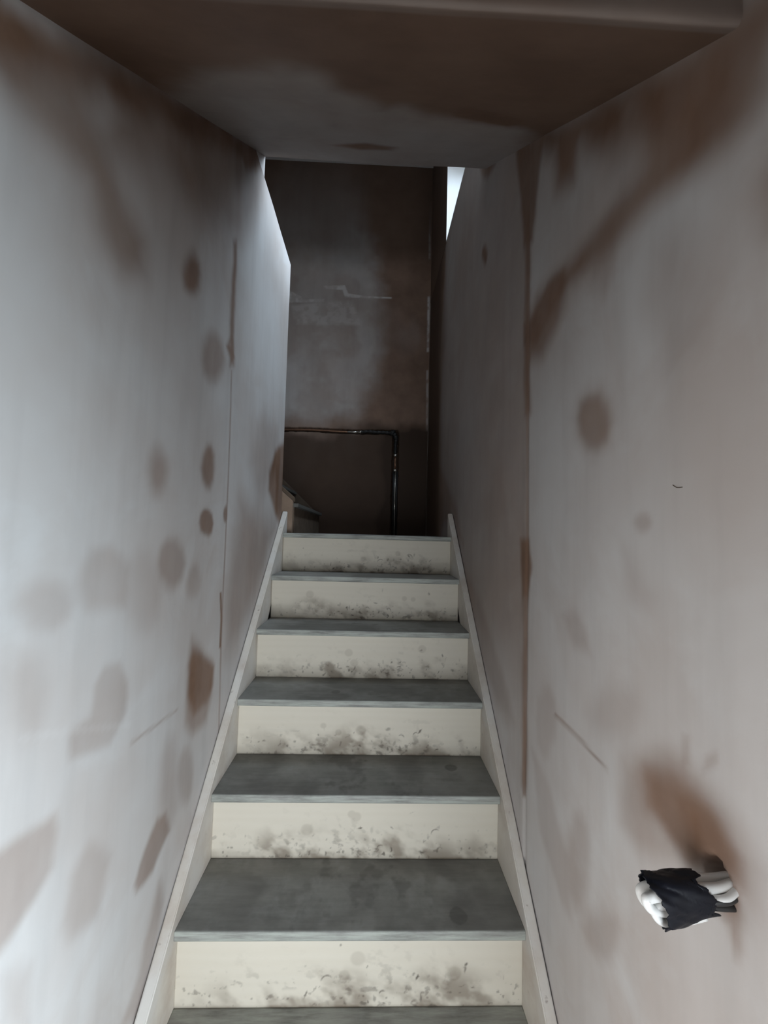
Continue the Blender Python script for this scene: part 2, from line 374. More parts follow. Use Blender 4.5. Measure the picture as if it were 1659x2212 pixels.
# ------------------------------------------------------------------ materials
class Nodes:
    def __init__(self, name):
        self.m = bpy.data.materials.new(name); self.m.use_nodes = True
        self.t = self.m.node_tree; self.n = self.t.nodes
        self.b = self.n['Principled BSDF']

    def new(self, kind, **kw):
        x = self.n.new(kind)
        for k, v in kw.items():
            setattr(x, k, v)
        return x

    def l(self, a, b):
        self.t.links.new(a, b)

    def coord(self, scale=(1, 1, 1)):
        g = self.new('ShaderNodeNewGeometry')
        m = self.new('ShaderNodeMapping'); m.inputs['Scale'].default_value = scale
        self.l(g.outputs['Position'], m.inputs['Vector'])
        return m.outputs['Vector']

    def noise(self, vec, scale, detail=4, rough=.55, dist=0):
        x = self.new('ShaderNodeTexNoise')
        x.inputs['Scale'].default_value = scale; x.inputs['Detail'].default_value = detail
        x.inputs['Roughness'].default_value = rough; x.inputs['Distortion'].default_value = dist
        self.l(vec, x.inputs['Vector'])
        return x.outputs['Fac']

    def rng(self, v, a, b, c=0.0, d=1.0):
        x = self.new('ShaderNodeMapRange'); x.inputs['From Min'].default_value = a
        x.inputs['From Max'].default_value = b; x.inputs['To Min'].default_value = c; x.inputs['To Max'].default_value = d
        self.l(v, x.inputs['Value'])
        return x.outputs['Result']

    def mix(self, fac, a, b, mode='MIX'):
        x = self.new('ShaderNodeMix', data_type='RGBA', blend_type=mode)
        for s, v in ((x.inputs[0], fac), (x.inputs[6], a), (x.inputs[7], b)):
            if isinstance(v, (int, float)):
                s.default_value = v
            elif isinstance(v, tuple):
                s.default_value = (*v, 1)
            else:
                self.l(v, s)
        return x.outputs[2]

    def math(self, op, a, b):
        x = self.new('ShaderNodeMath', operation=op)
        for s, v in ((x.inputs[0], a), (x.inputs[1], b)):
            if isinstance(v, (int, float)):
                s.default_value = v
            else:
                self.l(v, s)
        return x.outputs[0]

    def attr(self, name):
        return self.new('ShaderNodeAttribute', attribute_name=name).outputs['Fac']

    def bump(self, h, strength, dist):
        x = self.new('ShaderNodeBump'); x.inputs['Strength'].default_value = strength
        x.inputs['Distance'].default_value = dist
        self.l(h, x.inputs['Height']); self.l(x.outputs[0], self.b.inputs['Normal'])

    def out(self, col, rough=.6, spec=.3):
        if isinstance(col, tuple):
            self.b.inputs['Base Color'].default_value = (*col, 1)
        else:
            self.l(col, self.b.inputs['Base Color'])
        if isinstance(rough, (int, float)):
            self.b.inputs['Roughness'].default_value = rough
        else:
            self.l(rough, self.b.inputs['Roughness'])
        self.b.inputs['Specular IOR Level'].default_value = spec
        return self.m


DRY_A, DRY_B, DRY_C = (0.575, 0.555, 0.54), (0.505, 0.455, 0.425), (0.61, 0.60, 0.59)
WET_A, WET_B = (0.245, 0.148, 0.100), (0.180, 0.102, 0.065)


def plaster(name, with_attr=True):
    k = Nodes(name)
    v = k.coord(); vs = k.coord((9, 9, .9))
    big = k.rng(k.noise(v, 1.7, 4, .6), .35, .65)
    col = k.mix(big, DRY_A, DRY_B)
    pale = k.rng(k.noise(v, 3.1, 5, .6, .6), .5, .72)
    col = k.mix(k.math('MULTIPLY', pale, .7), col, DRY_C)
    streak = k.rng(k.noise(vs, 1.6, 4, .6), .3, .7, .93, 1.05)
    col = k.mix(1.0, col, k.mix(streak, (0, 0, 0), (1, 1, 1)), 'MULTIPLY')
    fine = k.noise(v, 90, 3, .6)
    if with_attr:
        wetc = k.mix(k.rng(k.noise(v, 5, 4, .6), .35, .65), WET_A, WET_B)
        s = k.attr('wet')
        col = k.mix(s, col, wetc)
        col = k.mix(k.attr('chalk'), col, (0.72, 0.70, 0.68))
        col = k.mix(k.attr('dark_tone'), col, (0.050, 0.029, 0.018))
    k.bump(k.math('ADD', k.math('MULTIPLY', fine, .12), k.noise(vs, 1.5, 3, .5)), .35, .004)
    return k.out(col, .62, .25)


M_PLASTER = plaster('skim_plaster')
M_PLAIN = plaster('skim_plaster_plain', False)


def mdf(name):
    k = Nodes(name)
    v = k.coord()
    n1 = k.rng(k.noise(v, 6, 6, .62), .35, .66)
    col = k.mix(n1, (0.165, 0.162, 0.150), (0.262, 0.254, 0.236))
    n2 = k.rng(k.noise(v, 17, 5, .6, .4), .52, .74)
    col = k.mix(k.math('MULTIPLY', n2, .5), col, (0.29, 0.29, 0.28))
    col = k.mix(k.attr('dirt'), col, (0.066, 0.060, 0.054))
    edge = k.coord((5, 40, 60))
    n3 = k.rng(k.noise(edge, 1.6, 5, .65), .33, .62)
    col = k.mix(k.math('MULTIPLY', k.attr('chalk'), n3), col, (0.47, 0.495, 0.44))
    k.bump(k.noise(v, 160, 3), .15, .001)
    return k.out(col, .55, .35)


def ply(name):
    k = Nodes(name)
    v = k.coord((1.0, 1.0, 7.0))
    w = k.new('ShaderNodeTexWave', wave_type='BANDS', bands_direction='Z')
    w.inputs['Scale'].default_value = 1.6; w.inputs['Distortion'].default_value = 5.5
    w.inputs['Detail'].default_value = 3; w.inputs['Detail Scale'].default_value = 1.2
    k.l(v, w.inputs['Vector'])
    col = k.mix(k.rng(w.outputs['Fac'], 0, 1, 0, .16), (0.64, 0.585, 0.49), (0.57, 0.51, 0.41))
    n = k.rng(k.noise(k.coord((3, 3, 60)), 2.0, 4), .3, .7)
    col = k.mix(k.math('MULTIPLY', n, .2), col, (0.62, 0.58, 0.50))
    col = k.mix(k.attr('haze'), col, (0.22, 0.178, 0.135))
    col = k.mix(k.attr('dirt'), col, (0.060, 0.045, 0.034))
    k.bump(k.noise(v, 60, 3), .1, .001)
    return k.out(col, .6, .25)


def stringer_mat(name, wood=(0.63, 0.585, 0.52)):
    k = Nodes(name)
    v = k.coord()
    n = k.rng(k.noise(v, 7, 6, .65), .42, .70)
    col = k.mix(n, wood, (0.50, 0.43, 0.37))
    n2 = k.rng(k.noise(v, 4.2, 5, .6), .48, .62)
    col = k.mix(k.math('MULTIPLY', n2, .7), col, (0.64, 0.615, 0.58))
    n3 = k.rng(k.noise(v, 38, 4, .6), .66, .74)
    col = k.mix(k.math('MULTIPLY', n3, .6), col, (0.20, 0.15, 0.12))
    k.bump(k.noise(v, 25, 4), .25, .003)
    return k.out(col, .6, .25)


M_TREAD = mdf('moisture_board')
M_RISER = ply('plywood')
M_STRING = stringer_mat('plaster_smeared_timber')


def plain(name, col, rough=.5, spec=.4, noise=0, metallic=0):
    k = Nodes(name)
    c = col
    if noise:
        f = k.rng(k.noise(k.coord(), noise, 4), .35, .65)
        c = k.mix(f, col, tuple(x * .72 for x in col))
    k.b.inputs['Metallic'].default_value = metallic
    return k.out(c, rough, spec)


M_PINE = plain('raw_pine', (0.40, 0.29, 0.215), .65, .2, 9)
M_TAPE = plain('black_tape', (0.004, 0.005, 0.010), .45, .22, 60)
M_CABLE = plain('white_cable_sheath', (0.74, 0.74, 0.72), .4, .5)
M_BLACK = plain('black_cable', (0.02, 0.02, 0.02), .45, .5)
M_COPPER = plain('dulled_copper', (0.36, 0.20, 0.13), .38, .5, 40, .85)
M_FOAM = plain('black_lagging', (0.012, 0.011, 0.011), .5, .45, 30)
M_STEEL = plain('bright_fitting', (0.62, 0.58, 0.52), .25, .5, 0, .9)
M_FLOOR = plain('screed', (0.30, 0.28, 0.26), .8, .2, 6)
M_UPVC = plain('white_frame', (0.85, 0.86, 0.86), .35, .4)
M_DARKWOOD = plain('dusty_board', (0.15, 0.11, 0.08), .7, .2, 18)


def glass_mat():
    m = bpy.data.materials.new('window_glass'); m.use_nodes = True
    t = m.node_tree; t.nodes.remove(t.nodes['Principled BSDF'])
    tr = t.nodes.new('ShaderNodeBsdfTransparent'); gl = t.nodes.new('ShaderNodeBsdfGlossy')
    gl.inputs['Roughness'].default_value = .02
    fr = t.nodes.new('ShaderNodeFresnel'); mx = t.nodes.new('ShaderNodeMixShader')
    t.links.new(fr.outputs[0], mx.inputs[0]); t.links.new(tr.outputs[0], mx.inputs[1]); t.links.new(gl.outputs[0], mx.inputs[2])
    t.links.new(mx.outputs[0], t.nodes['Material Output'].inputs['Surface'])
    return m


M_GLASS = glass_mat()

# ------------------------------------------------------------------ the room shell
STEP = 0.007


def rng_(a, b, s=STEP):
    return np.linspace(a, b, int(round((b - a) / s)) + 1)


def wave(A, B, seed, amp=.0035):
    return (fbm(A * 2.2, B * 1.6, seed, 3) - .5) * amp * 2


# left wall, with a thickness and a low top beyond the sloping ceiling
def side_left(A, B):
    seam = np.exp(-((A - 1.41 - (fbm(B * 3, B * 0, 5) - .5) * .01) / .006) ** 2) * .0008
    return np.stack([-XW + wave(A, B, 11) - seam, A, B], -1)


me, A, B = grid('wall_left', rng_(.36, 2.23), rng_(0, 3.145), side_left)
set_attr(me, 'wet', stain_field(A, B, LEFT_STAINS, seed=2))
set_attr(me, 'chalk', (1 - sstep(.0, .006, np.abs(poly_sd(A, B, [(.62, 1.32), (.75, 1.27), (.9, 1.21), (.9, 1.205), (.75, 1.265), (.62, 1.315)])))) * .12)
set_attr(me, 'dark_tone', A * 0)
wl = structure(link('wall_left', me, M_PLASTER, smooth=True))
structure(boxes('wall_left', M_PLAIN, (-.60, -XW - .006, .36, 2.23, 0, 3.14), (-.60, -XW - .006, .36, 1.68, 3.14, ROOF)))

# right wall: runs to the end wall, cable hole near the camera, high window at the landing
HOLE = (.529, 1.200)


def side_right(A, B):
    r = np.hypot(A - HOLE[0], (B - HOLE[1]) * .8) + (fbm(A * 60, B * 60, 8) - .5) * .010
    pit = (1 - sstep(.012, .020, r)) * .05
    seam = np.exp(-((A - 1.177 - (fbm(B * 3, B * 0, 9) - .5) * .012) / .007) ** 2) * .0035
    cl = np.exp(-((A - 1.195) / .02) ** 2) * -.0015
    ledge = sstep(1.1775, 1.18, A) * sstep(1.6, 1.62, B) * .0012
    return np.stack([XW + wave(A, B, 21) + pit + seam + cl + ledge, A, B], -1)


me, A, B = grid('wall_right', rng_(.36, BACK), rng_(0, 3.66), side_right, flip=True)
w = stain_field(A, B, RIGHT_STAINS, seed=7)
rh = np.hypot(A - HOLE[0], (B - HOLE[1]) * .8)
w = np.maximum(w, .85 * (1 - sstep(.012, .05, rh + (fbm(A * 30, B * 30, 4) - .5) * .03)))
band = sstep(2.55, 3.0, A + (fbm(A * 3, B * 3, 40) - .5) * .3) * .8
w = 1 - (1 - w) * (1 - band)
w = 1 - (1 - w) * (1 - .46 * sstep(1.17, 1.20, A) * (.6 + .8 * fbm(A * 2, B * 1.5, 44)) * sstep(.9, 1.5, B))  # plaster beyond the seam made browner and darker
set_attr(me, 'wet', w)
bead = np.exp(-((A - 3.375) / .008) ** 2) * sstep(.35, .6, fbm(A * 3, B * 5, 77)) * .5
set_attr(me, 'chalk', bead)
set_attr(me, 'dark_tone', np.maximum((1 - sstep(.010, .018, rh)), .62 * sstep(2.6, 3.0, A) + .22 * sstep(1.3, 2.2, A)))  # darkest in the hole, deeper again towards the far end
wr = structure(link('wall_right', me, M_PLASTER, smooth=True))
WIN_Y0, WIN_Y1, WIN_Z0, WIN_Z1, WIN_D = 1.72, 2.66, 3.66, 4.62, .30
structure(boxes('wall_right', M_PLAIN,
                (XW + .07, XW + WIN_D, .36, BACK, 0, WIN_Z0), (XW, XW + .075, WIN_Y0 - .04, WIN_Y1, WIN_Z0 - .012, WIN_Z0),
                (XW, XW + WIN_D, 1.5, WIN_Y0, WIN_Z0, ROOF),
                (XW, XW + WIN_D, WIN_Y0, WIN_Y1, WIN_Z1, ROOF)))
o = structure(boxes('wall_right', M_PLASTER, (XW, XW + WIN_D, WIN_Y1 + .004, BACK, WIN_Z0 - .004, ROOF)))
n_ = len(o.data.vertices); set_attr(o.data, 'wet', [.92] * n_); set_attr(o.data, 'chalk', [0] * n_); set_attr(o.data, 'dark_tone', [.6] * n_)
M_REVEAL = plain('lit_white_reveal', (0.86, 0.87, 0.86), .6, .2)  # jamb whitened so its colour carries the overbright window light
structure(boxes('wall_right', M_REVEAL, (XW, XW + WIN_D, WIN_Y1, WIN_Y1 + .004, WIN_Z0, ROOF)))
# hairline scratch in the plaster
bm = bmesh.new()
tube(bm, smooth_path([(XW - .001, .598, 1.7145), (XW - .0015, .589, 1.7095), (XW - .001, .579, 1.7090)], 4), .0006, 6)
to_obj('scratch', bm, M_DARKWOOD, wr)

# end wall with the L-shaped chase for the pipes
PX, PZ = .205, 2.497


def chase(A, B):
    j = (fbm(A * 40, B * 40, 13) - .5) * .012
    hz = np.maximum(np.abs(B - PZ - .004 * np.sin(A * 9)) - .017, A - PX - .02) + j
    ve = np.maximum(np.abs(A - PX) - .026, B - PZ - .01) + j
    return np.minimum(hz, ve)


def end_wall(A, B):
    d = chase(A, B)
    return np.stack([A, BACK + wave(A, B, 31) + (1 - sstep(-.004, .003, d)) * .035, B], -1)


me, A, B = grid('wall_back', np.concatenate([[-1.95, -1.5], rng_(-1.0, XW, .006)]), np.concatenate([rng_(1.55, 4.3, .006), [4.6, ROOF]]), end_wall)
dry_lit = stain_field(A, B, BACK_DRY_LIT, .05, 50)
blot = sstep(.42, .62, fbm(A * 4, B * 4, 60))
dry_lit = dry_lit * (1 - .25 * blot) + .18 * sstep(.5, .7, fbm(A * 3 + 5, B * 1.2, 61)) * (1 - dry_lit)
set_attr(me, 'wet', np.clip(.95 - dry_lit * .66, 0, 1))
ch = stain_field(A, B, BACKLINE_STAINS, .01, 51)
set_attr(me, 'chalk', ch * (0.35 + .65 * sstep(.3, .6, fbm(A * 25, B * 25, 62))))
soak_shade = sstep(2.62, 2.45, B + (fbm(A * 4, B * 4, 64) - .5) * .3) * .86 + .6 * sstep(.05, .25, A + (fbm(A * 3, B * 3, 65) - .5) * .2) * (1 - sstep(2.45, 2.62, B))  # sodden foot; extra dark at the right paints in the jamb's shadow
soak_shade = np.maximum(soak_shade, .62 * sstep(3.85, 4.2, B + (fbm(A * 3, B * 3, 66) - .5) * .2))
set_attr(me, 'dark_tone', np.maximum(soak_shade, 1 - sstep(-.003, .003, chase(A, B))))
structure(link('wall_back', me, M_PLASTER, smooth=True))
structure(boxes('wall_back', M_PLAIN, (-1.95, XW + WIN_D, BACK + .06, BACK + .16, 0, ROOF)))

# sloping ceiling over the flight, and the short upright face where it starts
SL = (CEIL_Z1 - CEIL_Z0) / (CEIL_Y1 - CEIL_Y0)


def ceil_(A, B):
    y = B
    return np.stack([A, y, CEIL_Z0 + (y - CEIL_Y0) * SL + wave(A, B, 41, .005)], -1)


def arris(A, B):
    """B runs along the surface: up to 0 on the upright face, then a small round, then the slope"""
    s = B
    y = np.where(s < 0, CEIL_Y0, CEIL_Y0 + s)
    z = np.where(s < 0, CEIL_Z0 - s, CEIL_Z0 + s * SL)
    r = .02
    k = np.clip(1 - np.abs(s) / r, 0, 1) ** 2
    z = z + k * .006; y = y + k * .006
    return np.stack([A, y, z + wave(A, B, 41, .005)], -1)


me, A, B = grid('ceiling', rng_(-XW - .01, XW + .01, .008), np.concatenate([[-.7, -.3], rng_(-.1, CEIL_Y1 - CEIL_Y0, .006)]), arris, flip=False)
dryc = stain_field(A, B + CEIL_Y0, CEIL_STAINS, .03, 70)
wetm = stain_field(A, B + CEIL_Y0, CEILM_STAINS, .01, 71)
wv = np.clip(.96 - dryc * .66 + wetm, 0, 1)
wv = np.where(B < .02, .66 + .2 * fbm(A * 5, B * 5, 72), wv)
set_attr(me, 'wet', wv)
set_attr(me, 'chalk', np.exp(-((B) / .006) ** 2) * .15 * fbm(A * 12, B, 73)); set_attr(me, 'dark_tone', np.where(B < .01, .0, .16))
structure(link('ceiling', me, M_PLASTER, smooth=True))
structure(prism('ceiling', M_PLAIN, [(CEIL_Y0 + .02, CEIL_Z0 + .04), (CEIL_Y1, CEIL_Z1 + .012), (CEIL_Y1, ROOF), (CEIL_Y1 - .1, ROOF), (CEIL_Y1 - .1, CEIL_Z1 + .1), (CEIL_Y0 + .02, CEIL_Z0 + .2)], 'x', -XW - .1, XW))
structure(boxes('ceiling', M_PLAIN, (-1.95, XW + WIN_D, 1.0, BACK + .1, ROOF, ROOF + .1)))
# space over the left-hand flight
structure(boxes('wall_upper_left', M_PLAIN, (-2.05, -1.95, 1.0, BACK + .1, 0, ROOF), (-1.95, -.60, 1.0, 1.1, 0, ROOF)))

# landing and hall floor
structure(boxes('floor', M_FLOOR, (-1.9, XW, 2.26, BACK, LAND - .15, LAND)))
structure(boxes('floor', M_FLOOR, (-1.9, 2.3, -1.35, BACK, -.1, 0)))

# hall behind the camera: glazed opening at the rear; side openings unseen, added to light the near walls
M_HALL = plain('hall_plaster', (0.20, 0.165, 0.145), .8, .2, 3)
HX0, HX1, HY = -1.80, 2.20, -1.20
structure(boxes('wall_hall_front', M_HALL, (HX0, -XW, .24, .36, 0, 2.95), (XW, HX1, .24, .36, 0, 2.95)))
structure(boxes('ceiling', M_HALL, (HX0 - .1, HX1 + .1, HY - .15, .47, 2.95, 3.05)))
structure(boxes('wall_hall_rear', M_HALL, (HX0, -.3, HY - .15, HY, 0, 2.95), (1.5, HX1, HY - .15, HY, 0, 2.95), (-.3, 1.5, HY - .15, HY, 1.45, 2.95)))
structure(boxes('wall_hall_left', M_HALL, (HX0 - .1, HX0, HY - .15, -1.05, 0, 2.95), (HX0 - .1, HX0, .24, .36, 0, 2.95), (HX0 - .1, HX0, -1.05, .24, 0, .10), (HX0 - .1, HX0, -1.05, .24, 1.35, 2.95)))
structure(boxes('wall_hall_right', M_HALL, (HX1, HX1 + .1, HY - .15, -1.05, 0, 2.95), (HX1, HX1 + .1, .24, .36, 0, 2.95), (HX1, HX1 + .1, -1.05, .24, 0, .10), (HX1, HX1 + .1, -1.05, .24, 1.35, 2.95)))


def glazing(name, x0, x1, y0, y1, z0, z1):
    f = .05
    if x1 - x0 > y1 - y0:
        fr = [(x0, x0 + f, y0, y1, z0, z1), (x1 - f, x1, y0, y1, z0, z1), (x0 + f, x1 - f, y0, y1, z0, z0 + f), (x0 + f, x1 - f, y0, y1, z1 - f, z1)]
        pn = (x0 + f, x1 - f, (y0 + y1) / 2 - .007, (y0 + y1) / 2 + .007, z0 + f, z1 - f)
    else:
        fr = [(x0, x1, y0, y0 + f, z0, z1), (x0, x1, y1 - f, y1, z0, z1), (x0, x1, y0 + f, y1 - f, z0, z0 + f), (x0, x1, y0 + f, y1 - f, z1 - f, z1)]
        pn = ((x0 + x1) / 2 - .007, (x0 + x1) / 2 + .007, y0 + f, y1 - f, z0 + f, z1 - f)
    w_ = structure(boxes(name, M_UPVC, *fr))
    boxes('pane', M_GLASS, pn, parent=w_)


glazing('window_2', -.3, 1.5, HY - .10, HY - .04, 0, 1.45)
glazing('added_opening_right', HX1 + .02, HX1 + .08, -1.05, .24, .10, 1.35)
glazing('added_opening_left', HX0 - .08, HX0 - .02, -1.05, .24, .10, 1.35)

# high stair window
xg = XW + WIN_D - .06
w1 = structure(boxes('window_1', M_UPVC, (xg, xg + .05, WIN_Y0, WIN_Y0 + .04, WIN_Z0, WIN_Z1), (xg, xg + .05, WIN_Y1 - .04, WIN_Y1, WIN_Z0, WIN_Z1),
                     (xg, xg + .05, WIN_Y0 + .04, WIN_Y1 - .04, WIN_Z1 - .04, WIN_Z1), (xg, xg + .05, WIN_Y0 + .04, WIN_Y1 - .04, WIN_Z0, WIN_Z0 + .04)))
boxes('pane', M_GLASS, (xg + .02, xg + .035, WIN_Y0 + .04, WIN_Y1 - .04, WIN_Z0 + .04, WIN_Z1 - .04), parent=w1)

# ------------------------------------------------------------------ main flight
random.seed(11)
rs = np.random.RandomState(5)


def thing(name, label, cat, loc, group=None):
    o = bpy.data.objects.new(name, None)
    o.empty_display_size = .1
    C.objects.link(o); o.location = loc
    o['label'] = label; o['category'] = cat
    if group:
        o['group'] = group
    return o


def place(o, parent):
    o.parent = parent
    o.matrix_parent_inverse = Matrix.Translation(-Vector(parent.location))


stair = thing('staircase', 'straight flight of grey board treads and scuffed pale plywood risers climbing between two plastered walls', 'staircase', (0, nose_y(1), 0))
XI = .45
xs = np.linspace(-XI, XI, 361)


def smudges(X, Z, z0, k, n=24):
    """boot scuffs: most of them low on the riser, towards the middle"""
    h = Z - z0
    low = np.exp(-np.clip(h - .008, 0, 1) / (.030 + .030 * fbm(X * 7 + k * 3, X * 0, 90)))
    mid = 1 - .75 * sstep(.24, .42, np.abs(X - .05))
    fl = sstep(.58, .74, fbm(X * 44 + k * 11 + Z * 16, Z * 58, 200 + k, 5)) * sstep(.45, .60, fbm(X * 9 + k, Z * 14, 210 + k, 3))
    d = fl * np.clip(low * 1.5, 0, 1) * mid * .6
    for _ in range(n):
        cx = rs.normal(.07, .20)
        if abs(cx) > .43: continue
        cz = z0 + min(.012 + rs.exponential(.035), .15)
        a = rs.uniform(.003, .012); b = rs.uniform(.0015, .005); th = rs.uniform(-.5, 1.9)
        wx = X + (fbm(X * 90, Z * 90, k * 9) - .5) * .012; wz = Z + (fbm(X * 90 + 9, Z * 90, k * 9 + 3) - .5) * .012
        dx = wx - cx; dz = wz - cz
        u = (dx * math.cos(th) + dz * math.sin(th)) / a; v = (-dx * math.sin(th) + dz * math.cos(th)) / b
        d = np.maximum(d, rs.uniform(.2, .85) * (1 - sstep(.4, 1.3, np.hypot(u, v))))
    return d


def arc_marks(X, Z, z0, n=2):
    d = np.zeros(X.shape)
    for _ in range(n):
        cx = rs.normal(.12, .18); cz = z0 + rs.uniform(.03, .09); R = rs.uniform(.008, .018)
        dx = X - cx; dz = Z - cz
        r = np.abs(np.hypot(dx, dz) - R) / .0022
        ang = np.arctan2(dz, dx)
        d = np.maximum(d, .6 * (1 - sstep(.4, 1.2, r)) * sstep(.2, .9, np.cos(ang - rs.uniform(1, 2.2))))
    return d


for k in range(1, 9):
    z0 = (k - 1) * RISE; zt = k * RISE
    yn = nose_y(k); yr = yn + OVER
    # riser board
    zz = np.linspace(z0 if k == 1 else z0, zt - TT, 72)
    prof = [(yr, z) for z in zz] + [(yr + .012, zt - TT), (yr + .012, z0)]
    prof = prof[::-1]
    me, V = extrude_x('riser', prof, xs)
    X, Z = V[:, 0], V[:, 2]
    dm = np.maximum(smudges(X, Z, z0, k), arc_marks(X, Z, z0))
    h = Z - z0
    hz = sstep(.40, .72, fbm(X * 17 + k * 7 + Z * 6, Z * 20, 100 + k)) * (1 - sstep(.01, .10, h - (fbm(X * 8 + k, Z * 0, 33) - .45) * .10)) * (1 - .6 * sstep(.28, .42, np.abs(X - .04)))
    sp = sstep(.70, .80, fbm(X * 75 + k * 3, Z * 75, 120 + k)) * (1 - sstep(.02, .12, h)) * .5
    blob = 0 * X
    for _ in range(3):
        cx, cz, rr = rs.uniform(-.3, .3), z0 + rs.uniform(.06, .14), rs.uniform(.012, .022)
        blob = np.maximum(blob, .22 * (1 - sstep(.7, 1.1, np.hypot(X - cx, (Z - cz) * 1.1) / rr)))
    set_attr(me, 'dirt', np.clip(np.maximum(dm, sp), 0, 1))
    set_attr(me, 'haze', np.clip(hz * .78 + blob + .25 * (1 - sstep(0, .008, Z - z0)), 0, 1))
    place(link('riser', me, M_RISER), stair)
    # tread board with a rounded front edge
    yb = nose_y(k + 1) + OVER if k < 8 else 2.2595
    ys = np.linspace(yn + .004, yb, 60)
    prof = [(yb, zt - TT), (yb, zt)] + [(y, zt) for y in ys[::-1][1:]] + [(yn + .0015, zt - .0012), (yn + .0003, zt - .0035)] + \
           [(yn, z) for z in np.linspace(zt - .0065, zt - TT + .004, 5)] + [(yn + .0012, zt - TT + .001), (yn + .004, zt - TT)]
    me, V = extrude_x('tread', prof, xs)
    X, Y, Z = V[:, 0], V[:, 1], V[:, 2]
    top = Z > zt - .0005
    dirt = sstep(.40, .66, fbm(X * 6 + k * 5, Y * 9, 140 + k, 5)) * .55 * (1 - .5 * sstep(.25, .42, np.abs(X)))
    steps = sstep(.52, .72, fbm(X * 22 + k, Y * 22, 160 + k)) * (1 - sstep(.1, .3, np.abs(X - .02))) * .5
    dirt = np.maximum(dirt, steps)
    for kk, cx, cy, rr in ((3, .283, 1.135, .027), (4, .325, 1.462, .022), (5, -.1, 1.6, .02)):
        if kk == k:
            dirt = np.maximum(dirt, .75 * (1 - sstep(.8, 1.1, np.hypot(X - cx, Y - cy) / rr + (fbm(X * 60, Y * 60, 3) - .5) * .3)))
    if k <= 2:
        dirt = dirt * .35
    set_attr(me, 'dirt', np.where(top, dirt, dirt * .3))
    set_attr(me, 'chalk', np.where(top, np.where(k <= 2, .5, .10), .68))
    place(link('tread', me, M_TREAD), stair)

# stringers against the walls
def zline(y, off):
    return NOSE_Y3 * 0 + 3 * RISE + (y - NOSE_Y3) * (RISE / GOING) + off


y_foot = NOSE_Y3 - 3 * RISE / (RISE / GOING)
OFF = .032
for s in (-1, 1):
    ye = 2.258 if s < 0 else 2.272
    so = [(nose_y(1) - .03, 0), (nose_y(1) - .03, zline(nose_y(1) - .03, OFF)), (ye, zline(ye, OFF) - .006), (ye, LAND - .2), (2.0, LAND - .30), (nose_y(1) + .25, 0)]
    o = prism('stringer', M_STRING, so, 'x', s * XI, s * (XW - .003), bevel=.003)
    place(o, stair)

# ------------------------------------------------------------------ upper flight turning left off the landing
up = thing('staircase', 'short return flight of bare timber rising to the left off the top landing', 'staircase', (-.40, 2.82, LAND))
YN0, YN1 = 2.262, 2.290
YF0, YF1 = 3.365, 3.405
R2, G2 = .168, .215
near = [(-.425, LAND), (-.425, 1.800), (-1.45, 1.800 + 1.025 * .85), (-1.45, LAND)]
o = prism('stringer', M_PINE, near, 'y', YN0, YN1, bevel=.002); place(o, up)
for a in ('dirt', 'haze'):
    set_attr(o.data, a, np.zeros(len(o.data.vertices)))
far = [(-.43, LAND), (-.43, 1.775), (-.50, 1.842), (-1.45, 1.842 + .95 * .95), (-1.45, LAND)]
o = prism('stringer', M_DARKWOOD, far, 'y', YF0, YF1, bevel=.003); place(o, up)
cap = [(-.420, 1.797), (-.420, 1.822), (-1.45, 1.822 + 1.03 * .85), (-1.45, 1.797 + 1.03 * .85)]
o = prism('capping', M_DARKWOOD, cap, 'y', YN0 + .02, YN1 + .02, bevel=.002); place(o, up)
o['label'] = 'dusty brown capping strip'
for i in range(4):
    xr = -.42 - i * G2
    z0 = LAND + i * R2; zt = z0 + R2
    o = boxes('riser', M_DARKWOOD, (xr - .012, xr, YN1, YF0, z0, zt - .022)); place(o, up)
    bm = bmesh.new(); box(bm, xr - G2 - .02, xr + .022, YN1, YF0, zt - .022, zt, bevel=.002)
    o = to_obj('tread', bm, M_TREAD); place(o, up)
    set_attr(o.data, 'dirt', np.full(len(o.data.vertices), .8)); set_attr(o.data, 'chalk', np.full(len(o.data.vertices), .1))

# ------------------------------------------------------------------ pipe run in the chase
pipe = thing('pipe', 'black lagged and copper pipe set in an L-shaped chase in the brown end wall', 'pipe', (PX, BACK, LAND))
YP = BACK + .006


def ptube(name, pts, rad, mat, seg=14, smooth=True):
    bm = bmesh.new(); tube(bm, pts, rad, seg)
    o = to_obj(name, bm, mat, smooth=smooth); place(o, pipe)
    return o


def hzz(x):
    return PZ + .004 * math.sin(x * 9)


ptube('copper_run', smooth_path([(x, YP, hzz(x)) for x in (-.95, -.75, -.6, -.45, -.3, -.15)], 4), .0085, M_COPPER)
ptube('copper_run', [(-.21, YP - .003, hzz(-.2)), (-.10, YP - .003, hzz(-.1) - .001)], .0095, M_STEEL)
ptube('coupling', [(-.104, YP - .003, hzz(-.1)), (-.090, YP - .003, hzz(-.1))], .0145, M_STEEL)
